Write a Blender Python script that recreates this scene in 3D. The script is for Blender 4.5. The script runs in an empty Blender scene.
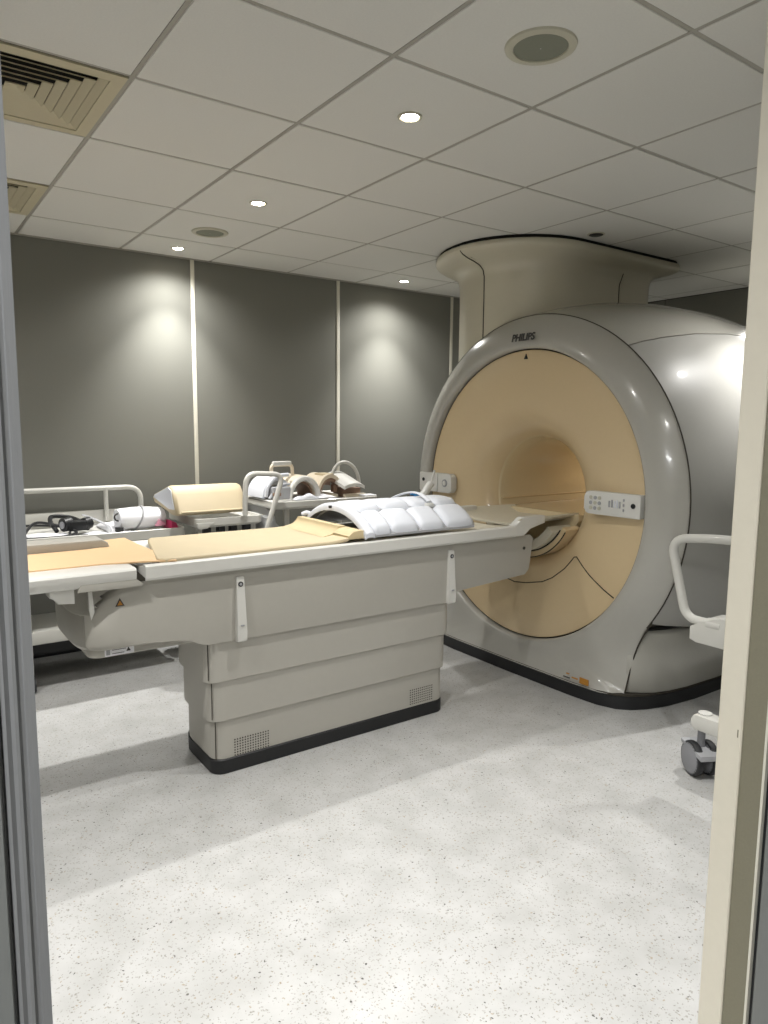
import bpy, bmesh, math, random
from mathutils import Vector, Matrix
random.seed(7)
PI = math.pi
S = bpy.context.scene
COL = S.collection

# ------------------------------------------------------------------ camera
f_px, pitch, roll, yaw, HC = 710.46, -0.1236, 0.0083, 0.6171, 1.5
fw = Vector((math.sin(yaw)*math.cos(pitch), math.cos(yaw)*math.cos(pitch), math.sin(pitch)))
rt = fw.cross(Vector((0, 0, 1))).normalized(); up = rt.cross(fw)
R2 = rt*math.cos(roll)+up*math.sin(roll); U2 = -rt*math.sin(roll)+up*math.cos(roll)
cd = bpy.data.cameras.new('camera'); cam = bpy.data.objects.new('camera', cd); COL.objects.link(cam)
cam.matrix_world = Matrix(((R2.x, U2.x, -fw.x, 0), (R2.y, U2.y, -fw.y, 0), (R2.z, U2.z, -fw.z, HC), (0, 0, 0, 1)))
cd.sensor_fit = 'VERTICAL'; cd.sensor_height = 36; cd.lens = 36*f_px/1024; cd.clip_start = 0.02
S.camera = cam
# ------------------------------------------------------------------ light
w = bpy.data.worlds.new('world'); S.world = w; w.use_nodes = True
w.node_tree.nodes['Background'].inputs[0].default_value = (0.9, 0.95, 1, 1)
w.node_tree.nodes['Background'].inputs[1].default_value = 0.02
S.view_settings.view_transform = 'Standard'; S.view_settings.look = 'None'
S.view_settings.gamma = 1; S.view_settings.exposure = 0.32
SPOT_W = 58
WIDE_W = 17
CORR_W = 50
LIGHTS = [(1.64, 2.17, 1), (1.64, 3.43, .4), (1.637, 4.60, 1), (3.41, 4.56, 1),          # in view
          (-0.13, 2.17, 1), (-0.13, 3.43, .4), (-0.13, 4.60, 1), (1.64, 0.97, 1.35), (-0.13, 0.97, 1),
          (3.95, 1.75, .9), (5.18, 4.56, .8), (5.25, 2.5, .4)]

# ------------------------------------------------------------------ materials
def lin(h):
    h = h.lstrip('#'); v = [int(h[i:i+2], 16)/255 for i in (0, 2, 4)]
    return tuple(c/12.92 if c <= .04045 else ((c+.055)/1.055)**2.4 for c in v)+(1,)
MATS = {}
def mat(name, col, rough=.5, metal=0, noise=0, nscale=40, bump=0, bscale=200, coat=0, emit=0, spec=None, stretch=None):
    if name in MATS: return MATS[name]
    m = bpy.data.materials.new(name); m.use_nodes = True; MATS[name] = m
    nt = m.node_tree; b = nt.nodes['Principled BSDF']; c = lin(col)
    b.inputs['Base Color'].default_value = c; b.inputs['Roughness'].default_value = rough
    b.inputs['Metallic'].default_value = metal; b.inputs['Coat Weight'].default_value = coat
    b.inputs['Coat Roughness'].default_value = .08
    if spec is not None: b.inputs['Specular IOR Level'].default_value = spec
    if emit:
        b.inputs['Emission Color'].default_value = c; b.inputs['Emission Strength'].default_value = emit
    tc = nt.nodes.new('ShaderNodeTexCoord'); vec = tc.outputs['Object']
    if stretch:
        mp = nt.nodes.new('ShaderNodeMapping'); mp.inputs['Scale'].default_value = stretch
        nt.links.new(vec, mp.inputs[0]); vec = mp.outputs[0]
    n = nt.nodes.new('ShaderNodeTexNoise'); n.inputs['Scale'].default_value = nscale; n.inputs['Detail'].default_value = 4
    nt.links.new(vec, n.inputs['Vector'])
    k = noise if noise else .04
    mx = nt.nodes.new('ShaderNodeMix'); mx.data_type = 'RGBA'
    mx.inputs[6].default_value = tuple(x*(1-k) for x in c[:3])+(1,); mx.inputs[7].default_value = tuple(min(1, x*(1+k)) for x in c[:3])+(1,)
    nt.links.new(n.outputs[0], mx.inputs[0]); nt.links.new(mx.outputs[2], b.inputs['Base Color'])
    if bump:
        n2 = nt.nodes.new('ShaderNodeTexNoise'); n2.inputs['Scale'].default_value = bscale; n2.inputs['Detail'].default_value = 3
        nt.links.new(vec, n2.inputs['Vector'])
        bp = nt.nodes.new('ShaderNodeBump'); bp.inputs['Strength'].default_value = bump; bp.inputs['Distance'].default_value = .002
        nt.links.new(n2.outputs[0], bp.inputs['Height']); nt.links.new(bp.outputs[0], b.inputs['Normal'])
    return m
def floor_mat():
    m = bpy.data.materials.new('speckled_vinyl'); m.use_nodes = True; nt = m.node_tree; b = nt.nodes['Principled BSDF']
    b.inputs['Roughness'].default_value = .42
    tc = nt.nodes.new('ShaderNodeTexCoord')
    base = nt.nodes.new('ShaderNodeTexNoise'); base.inputs['Scale'].default_value = 7; base.inputs['Detail'].default_value = 6
    nt.links.new(tc.outputs['Object'], base.inputs['Vector'])
    r = nt.nodes.new('ShaderNodeValToRGB'); nt.links.new(base.outputs[0], r.inputs[0])
    r.color_ramp.elements[0].position = .3; r.color_ramp.elements[0].color = lin('#a7a7a5')
    r.color_ramp.elements[1].position = .7; r.color_ramp.elements[1].color = lin('#b7b7b6')
    cur = r.outputs[0]
    for sc, thr, dmax, col, seed, fac in ((105, .91, .22, '#3d3a35', 0, .95), (130, .76, .26, '#7f7c74', 3.3, .8), (120, .86, .28, '#8f8067', 7.1, .7), (190, .66, .34, '#8f8d87', 9.7, .85)):
        mp = nt.nodes.new('ShaderNodeMapping'); mp.inputs['Location'].default_value = (seed, seed*.7, 0)
        mp.inputs['Scale'].default_value = (1, 1, 0.001)
        wz = nt.nodes.new('ShaderNodeTexNoise'); wz.inputs['Scale'].default_value = 140
        nt.links.new(tc.outputs['Object'], wz.inputs['Vector'])
        ad = nt.nodes.new('ShaderNodeMix'); ad.data_type = 'RGBA'; ad.blend_type = 'LINEAR_LIGHT'; ad.inputs[0].default_value = .006
        nt.links.new(tc.outputs['Object'], ad.inputs[6]); nt.links.new(wz.outputs['Color'], ad.inputs[7])
        nt.links.new(ad.outputs[2], mp.inputs[0])
        v = nt.nodes.new('ShaderNodeTexVoronoi'); v.inputs['Scale'].default_value = sc; nt.links.new(mp.outputs[0], v.inputs['Vector'])
        sx = nt.nodes.new('ShaderNodeSeparateColor'); nt.links.new(v.outputs['Color'], sx.inputs[0])
        g = nt.nodes.new('ShaderNodeMath'); g.operation = 'GREATER_THAN'; g.inputs[1].default_value = thr; nt.links.new(sx.outputs[0], g.inputs[0])
        sz = nt.nodes.new('ShaderNodeMath'); sz.operation = 'MULTIPLY'; sz.inputs[1].default_value = dmax*1.6; nt.links.new(sx.outputs[1], sz.inputs[0])
        l = nt.nodes.new('ShaderNodeMath'); l.operation = 'LESS_THAN'; nt.links.new(v.outputs['Distance'], l.inputs[0]); nt.links.new(sz.outputs[0], l.inputs[1])
        a = nt.nodes.new('ShaderNodeMath'); a.operation = 'MULTIPLY'; nt.links.new(g.outputs[0], a.inputs[0]); nt.links.new(l.outputs[0], a.inputs[1])
        a2 = nt.nodes.new('ShaderNodeMath'); a2.operation = 'MULTIPLY'; a2.inputs[1].default_value = fac; nt.links.new(a.outputs[0], a2.inputs[0])
        mx = nt.nodes.new('ShaderNodeMix'); mx.data_type = 'RGBA'; nt.links.new(a2.outputs[0], mx.inputs[0]); nt.links.new(cur, mx.inputs[6]); mx.inputs[7].default_value = lin(col)
        cur = mx.outputs[2]
    nt.links.new(cur, b.inputs['Base Color'])
    return m
M_FLOOR = floor_mat()
M_TILE = mat('ceiling_tile_mineral', '#d6d5d0', .95, noise=.05, nscale=150, bump=.35, bscale=260)
M_GRID = mat('ceiling_grid_metal', '#9f9c93', .6)
M_DARKVOID = mat('dark_void', '#12110e', .9)
M_FABRIC = mat('wall_fabric', '#787871', .8, noise=.08, nscale=300, bump=.3, bscale=700, spec=.3)
M_TRIM = mat('cream_trim', '#d2cfc2', .5)
M_REVEAL = mat('taupe_reveal', '#7e7a68', .75, noise=.05, nscale=200, bump=.2)
M_CREAM = mat('cream_paint', '#dbd5c5', .5, noise=.03, nscale=60)
M_STEEL = mat('brushed_metal', '#838485', .42, .3, noise=.10, nscale=30, stretch=(30, 30, 1))
M_STEELD = mat('grey_metal_panel', '#767876', .5, .1, noise=.06, nscale=30, stretch=(20, 20, 1))
M_SHELL = mat('scanner_grey_plastic', '#b0aea6', .22, noise=.02, coat=.4)
M_FASCIA = mat('scanner_fascia_grey', '#b0aea7', .25, noise=.02, coat=.4)
M_COVER = mat('scanner_cover_silver', '#a8a7a2', .42, noise=.02, coat=.25)
M_COLLAR = mat('collar_cream', '#ccc6b3', .35, noise=.02, coat=.2)
M_ORANGE = mat('scanner_ochre', '#d3bd97', .35, noise=.02, coat=.3)
M_BORE = mat('bore_ochre', '#d6c5a2', .22, noise=.02, coat=.4)
M_BLACK = mat('black_plinth', '#1b1c1e', .5, noise=.1)
M_SEAM = mat('seam_dark', '#3a362e', .9)
M_TABLE = mat('table_grey_plastic', '#aba8a0', .5, noise=.02)
M_TABLED = mat('table_grey_dark', '#8f8c84', .5, noise=.02)
M_TIER = mat('table_tier_plastic', '#b3b0a8', .5, noise=.02)
M_WHITE = mat('white_plastic', '#d6d5d0', .35, noise=.02, coat=.2)
M_COILW = mat('coil_white', '#d3d6dd', .5, noise=.02)
M_COILG = mat('coil_grey', '#9fa0a3', .6)
M_TROUGH = mat('trough_stone', '#cfc9b7', .55, noise=.05, nscale=60)
M_PAD = mat('cream_vinyl_pad', '#c2b394', .55, noise=.05, nscale=12, bump=.15, bscale=300)
M_FOAM = mat('cream_foam', '#c2b18c', .7, noise=.07, nscale=15, bump=.3, bscale=250)
M_TAN = mat('tan_board', '#dcb98f', .6, noise=.04, nscale=10)
M_BLUE = mat('blue_plastic', '#3f9ae0', .4)
M_RED = mat('magenta_print', '#b8305e', .6)
M_PAPER = mat('white_paper', '#e6e6ea', .7, noise=.02)
M_RUBBER = mat('dark_rubber', '#26272a', .6)
M_JET = mat('jet_black_plastic', '#151618', .45)
M_WHEEL = mat('wheel_grey', '#85868a', .5)
M_TROLLEY = mat('trolley_enamel', '#c5c4be', .4, noise=.02, coat=.2)
M_BROWN = mat('coil_brown', '#8a6f5c', .6)
M_CREAMPL = mat('coil_cream', '#d9cdb8', .45)
M_VENT = mat('diffuser_cream', '#bdb59a', .55, noise=.03)
M_SPK = mat('speaker_grille', '#7d7f72', .8, noise=.1, nscale=400)
M_SPKR = mat('speaker_ring', '#bab7a6', .5)
M_INK = mat('print_ink', '#3b3a3a', .7)
M_AMBER = mat('amber_label', '#b07a2c', .6)
M_LAMP = mat('lamp_glow', '#fff6e6', .5, emit=45)
M_GREYC = mat('grey_cloth', '#a3a4a4', .8, noise=.06, nscale=20)

# ------------------------------------------------------------------ helpers
ORG = {}
def link(o, parent=None, org=None):
    COL.objects.link(o)
    if parent is not None: o.parent = parent
    return o
def thing(name, label, cat, loc, group=None):
    o = bpy.data.objects.new(name, None); o.location = loc; COL.objects.link(o); o.empty_display_size = .05
    o['label'] = label; o['category'] = cat
    if group: o['group'] = group
    ORG[o.name] = Vector(loc); return o
def obj(name, bm, m, parent=None, smooth=True, label=None, kind=None, ang=35, loc=None):
    off = ORG[parent.name] if parent is not None and parent.name in ORG else (Vector(loc) if loc else Vector((0, 0, 0)))
    if off.length: bmesh.ops.translate(bm, verts=bm.verts, vec=-off)
    bmesh.ops.recalc_face_normals(bm, faces=bm.faces)
    me = bpy.data.meshes.new(name)
    if smooth:
        for e in bm.edges:
            if len(e.link_faces) == 2 and e.calc_face_angle(0) > math.radians(ang): e.smooth = False
        for fc in bm.faces: fc.smooth = True
    bm.to_mesh(me); bm.free(); me.materials.append(m)
    o = bpy.data.objects.new(name, me); COL.objects.link(o)
    if parent is not None: o.parent = parent
    elif loc: o.location = loc
    ORG[o.name] = off
    if label: o['label'] = label
    if kind: o['kind'] = kind
    return o
def tag(o, label, cat, group=None):
    o['label'] = label; o['category'] = cat
    if group: o['group'] = group
    return o
def struct(name, bm, m, **k): return obj(name, bm, m, kind='structure', **k)
def NB(): return bmesh.new()
def bevel(bm, geom, r, seg=2):
    if r > 0: bmesh.ops.bevel(bm, geom=geom, offset=r, segments=seg, affect='EDGES', profile=.5, clamp_overlap=True)
def box(x0, x1, y0, y1, z0, z1, r=0, seg=2, bm=None, rot=0):
    t = NB(); bmesh.ops.create_cube(t, size=1)
    bmesh.ops.scale(t, verts=t.verts, vec=(x1-x0, y1-y0, z1-z0))
    bevel(t, list(t.edges), r, seg)
    if rot: bmesh.ops.rotate(t, verts=t.verts, cent=(0, 0, 0), matrix=Matrix.Rotation(rot, 3, 'Z'))
    bmesh.ops.translate(t, verts=t.verts, vec=((x0+x1)/2, (y0+y1)/2, (z0+z1)/2))
    return join(bm, t)
def join(bm, t):
    if bm is None: return t
    me = bpy.data.meshes.new('tmp'); t.to_mesh(me); t.free(); bm.from_mesh(me); bpy.data.meshes.remove(me); return bm
def prism(pts, a, b, axis='y', r=0, seg=2, bm=None):
    """polygon pts extruded from a to b along axis; pts are the other two coords in xyz order"""
    t = NB()
    def P(p, v): return {'x': (v, p[0], p[1]), 'y': (p[0], v, p[1]), 'z': (p[0], p[1], v)}[axis]
    A = [t.verts.new(P(p, a)) for p in pts]; B = [t.verts.new(P(p, b)) for p in pts]
    n = len(pts); t.faces.new(A); t.faces.new(B[::-1])
    for i in range(n): t.faces.new((A[i], B[i], B[(i+1) % n], A[(i+1) % n]))
    if r > 0:
        ed = [e for e in t.edges if (e.verts[0] in A) == (e.verts[1] in A)]
        bevel(t, ed, r, seg)
    return join(bm, t)
def smooth_path(pts, n=6, closed=False):
    out = []; N = len(pts); P = [Vector(p) for p in pts]
    for i in range(N if closed else N-1):
        if closed: p0, p1, p2, p3 = P[i-1], P[i], P[(i+1) % N], P[(i+2) % N]
        else: p0, p1, p2, p3 = P[max(i-1, 0)], P[i], P[i+1], P[min(i+2, N-1)]
        for k in range(n):
            t = k/n
            out.append(.5*((2*p1)+(-p0+p2)*t+(2*p0-5*p1+4*p2-p3)*t*t+(-p0+3*p1-3*p2+p3)*t**3))
    if not closed: out.append(P[-1])
    return out
def round_path(pts, r, n=5):
    P = [Vector(p) for p in pts]; out = [P[0]]
    for i in range(1, len(P)-1):
        a, b, c = P[i-1], P[i], P[i+1]; u = (a-b); v = (c-b); d = min(r, u.length*.49, v.length*.49)
        s = b+u.normalized()*d; e = b+v.normalized()*d
        for k in range(n+1):
            t = k/n; out.append(s*(1-t)**2+b*2*t*(1-t)+e*t*t)
    out.append(P[-1]); return out
def tube(path, r, seg=10, closed=False, bm=None, flat=None):
    t = NB(); rings = []; N = len(path); nrm = None
    for i, p in enumerate(path):
        p = Vector(p)
        if closed: d = (Vector(path[(i+1) % N])-Vector(path[i-1])).normalized()
        else: d = (Vector(path[min(i+1, N-1)])-Vector(path[max(i-1, 0)])).normalized()
        if nrm is None:
            nrm = d.orthogonal().normalized()
            if abs(d.z) < .95: nrm = d.cross(Vector((0, 0, 1))).normalized()
        nrm = (nrm-d*nrm.dot(d)).normalized(); b = d.cross(nrm)
        rr = r(i/(N-1)) if callable(r) else r
        fl = flat or 1
        rings.append([t.verts.new(p+nrm*math.cos(2*PI*k/seg)*rr+b*math.sin(2*PI*k/seg)*rr*fl) for k in range(seg)])
    for i in range(N if closed else N-1):
        A, B = rings[i], rings[(i+1) % N]
        for k in range(seg): t.faces.new((A[k], A[(k+1) % seg], B[(k+1) % seg], B[k]))
    if not closed: t.faces.new(rings[0][::-1]); t.faces.new(rings[-1])
    return join(bm, t)
def lathe(prof, c, axis='z', seg=48, bm=None, closed=False):
    """prof: (axial, radius)"""
    t = NB(); rings = []
    for a, r in prof:
        ring = []
        for k in range(seg):
            th = 2*PI*k/seg; u, v = r*math.cos(th), r*math.sin(th)
            ring.append(t.verts.new({'x': (c[0]+a, c[1]+u, c[2]+v), 'y': (c[0]+u, c[1]+a, c[2]+v), 'z': (c[0]+u, c[1]+v, c[2]+a)}[axis]))
        rings.append(ring)
    for i in range(len(rings)-1):
        for k in range(seg):
            t.faces.new((rings[i][k], rings[i][(k+1) % seg], rings[i+1][(k+1) % seg], rings[i+1][k]))
    if closed:
        t.faces.new(rings[0][::-1]); t.faces.new(rings[-1])
    bmesh.ops.remove_doubles(t, verts=t.verts, dist=1e-6)
    return join(bm, t)
def disc(c, r, h, axis='z', seg=24, bm=None): return lathe([(0, r), (h, r)], c, axis, seg, bm, True)
def plan(x0, x1, y0, y1, r, n=6):
    """rounded rectangle, r = (x0y0, x1y0, x1y1, x0y1)"""
    if not isinstance(r, tuple): r = (r,)*4
    out = []
    for (cx, cy, a0, rr) in ((x0+r[0], y0+r[0], PI, r[0]), (x1-r[1], y0+r[1], 1.5*PI, r[1]), (x1-r[2], y1-r[2], 0, r[2]), (x0+r[3], y1-r[3], .5*PI, r[3])):
        for k in range(n+1):
            a = a0+k/n*PI/2; out.append((cx+rr*math.cos(a), cy+rr*math.sin(a)))
    return out
def loft(sections, bm=None, cap=True, closed=True):
    t = NB(); R = [[t.verts.new(p) for p in s] for s in sections]; n = len(R[0])
    for i in range(len(R)-1):
        for k in range(n if closed else n-1):
            t.faces.new((R[i][k], R[i][(k+1) % n], R[i+1][(k+1) % n], R[i+1][k]))
    if cap and closed: t.faces.new(R[0][::-1]); t.faces.new(R[-1])
    return join(bm, t)
def sheet(fn, nu, nv, th, bm=None):
    """thick surface: fn(u,v)->Vector; thickness th along -normal (given by z offset)"""
    t = NB(); G = [[t.verts.new(fn(i/nu, j/nv)) for j in range(nv+1)] for i in range(nu+1)]
    H = [[t.verts.new(Vector(fn(i/nu, j/nv))-Vector(th)) for j in range(nv+1)] for i in range(nu+1)]
    for i in range(nu):
        for j in range(nv):
            t.faces.new((G[i][j], G[i+1][j], G[i+1][j+1], G[i][j+1])); t.faces.new((H[i][j], H[i][j+1], H[i+1][j+1], H[i+1][j]))
    for i in range(nu):
        t.faces.new((G[i][0], H[i][0], H[i+1][0], G[i+1][0])); t.faces.new((G[i][nv], G[i+1][nv], H[i+1][nv], H[i][nv]))
    for j in range(nv):
        t.faces.new((G[0][j], G[0][j+1], H[0][j+1], H[0][j])); t.faces.new((G[nu][j], H[nu][j], H[nu][j+1], G[nu][j+1]))
    return join(bm, t)
def text_bm(s, size, mw, depth=.002, shear=0, bold=0):
    cu = bpy.data.curves.new('t', 'FONT'); cu.body = s; cu.size = size; cu.extrude = depth/2; cu.align_x = 'CENTER'; cu.align_y = 'CENTER'
    cu.shear = shear; cu.offset = bold; cu.resolution_u = 3
    o = bpy.data.objects.new('t', cu); COL.objects.link(o)
    dg = bpy.context.evaluated_depsgraph_get(); me = bpy.data.meshes.new_from_object(o.evaluated_get(dg))
    bm = NB(); bm.from_mesh(me); bmesh.ops.transform(bm, matrix=mw, verts=bm.verts)
    bpy.data.objects.remove(o); bpy.data.curves.remove(cu); bpy.data.meshes.remove(me); return bm
def copy_tree(o, loc, label=None):
    c = o.copy(); COL.objects.link(c); c.location = loc
    if label: c['label'] = label
    for ch in list(o.children):
        d = ch.copy(); COL.objects.link(d); d.parent = c
        for g in ch.children:
            e = g.copy(); COL.objects.link(e); e.parent = d
    return c

# ================================================================== SETTING
XL, XR, YF, YB, ZC = -1.3, 5.75, 0.68, 4.88, 2.6
struct('floor', box(-2.6, 5.9, -2.2, 5.0, -.1, 0), M_FLOOR, smooth=False)
# back wall: backing, fabric panels, joint trims
wb = struct('wall_back', box(XL-.1, XR+.1, YB, YB+.1, 0, 2.9), M_DARKVOID, smooth=False)
SX = [XL, -.51, .65, 1.82, 2.985, 4.145, 5.30, XR]
for a, b in zip(SX[:-1], SX[1:]):
    obj('fabric_panel', box(a+.004, b-.004, YB-.03, YB, .02, 2.598, .003, 1), M_FABRIC, wb, smooth=False)
for i, x in enumerate(SX[1:-1]):
    struct('trim_%d' % (i+1), box(x-.014, x+.014, YB-.038, YB-.004, 0.13, 2.598, .004, 2), M_TRIM)
struct('baseboard_back', box(XL, XR, YB-.045, YB-.031, 0, .13, .004, 1), M_BLACK)
wr = struct('wall_right', box(XR, XR+.1, YF, YB+.1, 0, 2.9), M_DARKVOID, smooth=False)
for a, b in ((YF, 1.5), (1.5, 2.66), (2.66, 3.82), (3.82, YB-.04)):
    obj('fabric_panel', box(XR-.03, XR, a+.004, b-.004, .02, 2.598, .003, 1), M_FABRIC, wr, smooth=False)
wl = struct('wall_left', box(XL-.1, XL, .59, YB+.1, 0, 2.9), M_FABRIC, smooth=False)
JX0, JX1, JY0, JY1 = .0868, 1.260, .59, .68
struct('wall_front', box(JX1+.03, XR+.1, JY0-.05, JY1-.002, 0, 2.9), M_FABRIC, smooth=False)
struct('wall_front_left', box(XL-.1, JX0-.03, JY0+.012, JY1, 0, 2.9), M_FABRIC, smooth=False)
# corridor shell behind the camera
struct('wall_corridor', box(-2.6, 5.9, -2.2, -2.1, 0, 2.6), mat('corridor_paint', '#cfccc2', .7), smooth=False)
struct('ceiling_corridor', box(-2.6, 5.9, -2.2, .54, 2.6, 2.7), M_TILE, smooth=False)
struct('wall_corridor_left', box(-2.6, -2.5, -2.1, .58, 0, 2.6), MATS['corridor_paint'], smooth=False)
struct('wall_corridor_right', box(5.8, 5.9, -2.1, .58, 0, 2.6), MATS['corridor_paint'], smooth=False)
# right-hand reveal of the doorway
df = struct('door_1_frame', box(JX1, JX1+.03, JY1-.046, JY1, 0, 2.6, .002, 1), M_CREAM)
obj('reveal_panel', box(JX1+.004, JX1+.03, .5925, JY1-.046, 0, 2.6, .001, 1), M_REVEAL, df)
obj('seal_strip', box(JX1+.001, JX1+.03, .588, .5925, 0, 2.6), M_TRIM, df)
obj('seal_groove', box(JX1+.012, JX1+.03, .580, .588, 0, 2.6), M_BLACK, df)
obj('metal_edge', box(JX1+.003, JX1+.03, .53, .580, 0, 2.6, .002, 1), M_STEELD, df)
obj('scuff_mark', box(JX1-.0004, JX1+.002, JY1-.040, JY1-.038, .93, .945), M_REVEAL, df)
# left-hand fluted metal jamb
fl = [(-.20, .592), (.0600, .592), (.0608, .598), (.0625, .598), (.0630, .590), (.0655, .5885), (.0690, .5905), (.0715, .5880), (.0740, .5880),
      (.0765, .5910), (.0790, .5912), (.0800, .5900), (.0868, .5900), (.0868, .68), (-.20, .68)]
dl = struct('door_1_jamb_left', prism(fl, 0, 2.6, 'z'), M_STEEL, ang=20)
obj('metal_panel', box(-.6, .0595, .586, .591, 0, 2.6, .001, 1), M_STEELD, dl)

# ceiling: slab, tiles, grid bars
XG = [.743+.6*i for i in range(-4, 9)]
YG = [.65, 1.256, 1.863, 2.466, 3.070, 3.782, 4.383, YB-.03]
VENTS = [(3, 3), (3, 5)]      # cells (ix, iy)
ce = struct('ceiling', box(XL, XR, YF, YB, ZC+.05, ZC+.12), M_DARKVOID, smooth=False)
tile_me = {}
xs = [XL]+[x for x in XG if XL < x < XR-.05]+[XR-.03]
GW = .007
for j in range(len(YG)-1):
    for i in range(len(xs)-1):
        x0, x1, y0, y1 = xs[i], xs[i+1], YG[j], YG[j+1]
        if abs(x1-.743) < .01 and j in (3, 5):
            continue
        key = (round(x1-x0, 3), round(y1-y0, 3))
        if key not in tile_me:
            b = box(-key[0]/2+GW+.0015, key[0]/2-GW-.0015, -key[1]/2+GW+.0015, key[1]/2-GW-.0015, 0, .015, .002, 1)
            o = obj('ceiling_tile', b, M_TILE, smooth=False); o.parent = ce; tile_me[key] = o.data
        else:
            o = bpy.data.objects.new('ceiling_tile', tile_me[key]); COL.objects.link(o); o.parent = ce
        o.location = ((x0+x1)/2, (y0+y1)/2, ZC+random.uniform(-.0006, .0006))
for x in xs[1:-1]: obj('grid_bar', box(x-GW, x+GW, YG[0], YG[-1], ZC+.0015, ZC+.03), M_GRID, ce, smooth=False)
for y in YG[1:-1]: obj('grid_bar', box(xs[0], xs[-1], y-GW, y+GW, ZC+.002, ZC+.031), M_GRID, ce, smooth=False)
struct('trim_8', box(XL, XR, YB-.052, YB-.030, ZC-.006, ZC+.02), M_GRID)

# air diffusers: nested square cones
def diffuser(cx, cy, sx, sy, label):
    t = thing('air_diffuser', label, 'air vent', (cx, cy, ZC), 'ceiling air diffusers')
    bm = NB()
    def ring(h0, z0, h1, z1, th=.003):
        # one sloping square louvre from half-size h0 (at z0) to h1 (at z1)
        k = sy/sx
        def rc(h, z): return [(-h, -h*k, z), (h, -h*k, z), (h, h*k, z), (-h, h*k, z)]
        a, b_, c, d = rc(h0, z0), rc(h1, z1), rc(h1, z1+th), rc(h0, z0+th)
        return loft([a, b_, c, d, a], cap=False)
    H = sx/2-.010
    o = obj('outer_frame', ring(H, -.004, H-.045, -.006, .006), M_VENT, None, smooth=False); o.parent = t
    n = 7
    for q in range(n):
        h = H-.044-q*.036
        o = obj('louvre', ring(h, -.003, h-.027, .010, .003), M_VENT, None, smooth=False); o.parent = t
    o = obj('duct', box(-H, H, -H*sy/sx, H*sy/sx, .034, .04), M_DARKVOID, None, smooth=False); o.parent = t
    return t
diffuser(.443, 2.768, .6, .604, 'square louvred cream air diffuser nearest the doorway, upper left corner')
diffuser(.443, 4.082, .6, .601, 'square louvred cream air diffuser farther off, near the back wall')

# speakers
def speaker(loc, label):
    t = thing('ceiling_speaker', label, 'speaker', loc, 'round ceiling speakers')
    o = obj('ring', lathe([(0, .105), (-.006, .103), (-.010, .094), (-.008, .080), (0, .078)], (0, 0, 0)), M_SPKR); o.parent = t
    o = obj('grille', lathe([(-.004, .080), (-.007, .04), (-.008, .002)], (0, 0, 0)), M_SPK); o.parent = t
    return t
sp = speaker((1.655, 1.560, ZC), 'large-looking round ceiling speaker with grey grille, nearest the doorway')
copy_tree(sp, (1.655, 4.108, ZC), 'small-looking round ceiling speaker near the back wall')
# downlights
bulb_lbl = {0: 'bright recessed ceiling downlight nearest the doorway', 1: 'bright recessed ceiling downlight in the middle of the row of three',
            2: 'bright recessed ceiling downlight close to the back wall, left of a wall joint', 3: 'bright recessed ceiling downlight by the back wall beside the scanner collar'}
ld = bpy.data.lights.new('downlight_beam', 'SPOT'); ld.energy = SPOT_W; ld.color = (1, .985, .955); ld.spot_size = math.radians(82); ld.spot_blend = 1.0; ld.shadow_soft_size = .022
wide = bpy.data.lights.new('downlight_glow', 'SPOT'); wide.energy = WIDE_W; wide.color = ld.color; wide.spot_size = math.radians(150); wide.spot_blend = 1; wide.shadow_soft_size = .03
for i, (x, y, k) in enumerate(LIGHTS):
    if i == 0:
        first = t = thing('downlight', bulb_lbl[0], 'downlight', (x, y, ZC), 'recessed ceiling downlights')
        o = obj('bezel', lathe([(0.002, .045), (-.004, .044), (-.006, .038), (-.003, .031), (.002, .030)], (0, 0, 0), seg=28), M_SPKR); o.parent = t
        o = obj('lens', disc((0, 0, -.0045), .030, .004), M_LAMP); o.parent = t
    elif i < 4: t = copy_tree(first, (x, y, ZC), bulb_lbl[i])
    else: t = copy_tree(first, (x, y, ZC), ['recessed downlight level with the pedestal, beyond the left jamb', 'recessed downlight left of the patient table, beyond the left jamb', 'recessed downlight in the back left corner of the room', 'recessed downlight just inside the doorway', 'recessed downlight in the front left corner of the room', 'recessed downlight above the half hidden trolley at the right', 'recessed downlight in the back right corner behind the scanner', 'recessed downlight by the right wall beside the scanner'][i-4])
    lo = bpy.data.objects.new('downlight_beam', ld if k == 1 else ld.copy()); lo.data.energy = SPOT_W*k
    COL.objects.link(lo); lo.parent = t; lo.location = (0, 0, -.03)
    lo = bpy.data.objects.new('downlight_glow', wide if k == 1 else wide.copy()); lo.data.energy = WIDE_W*k; COL.objects.link(lo); lo.parent = t; lo.location = (0, 0, -.03)
cl = bpy.data.lights.new('corridor_light', 'AREA'); cl.energy = CORR_W; cl.size = .6; cl.color = (.98, .99, 1)
co = bpy.data.objects.new('corridor_light', cl); COL.objects.link(co); co.location = (-.75, -.35, 2.5)
sen = thing('ceiling_sensor', 'small dark half-round ceiling sensor just in front of the scanner collar', 'sensor', (3.47, 2.79, ZC))
obj('dome', lathe([(0.001, .042), (-.006, .040), (-.010, .03), (-.011, .001)], (3.47, 2.79, ZC), seg=20), M_BLACK, sen)
obj('rim', lathe([(.001, .050), (-.004, .049), (-.005, .042), (0, .041)], (3.47, 2.79, ZC), seg=24), M_SPKR, sen)

# ================================================================== SCANNER
CY, CZ = 3.0, 1.08
sc = thing('scanner', 'huge grey ring-shaped MRI scanner with ochre front disc', 'MRI scanner', (4.0, CY, 0))
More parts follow.
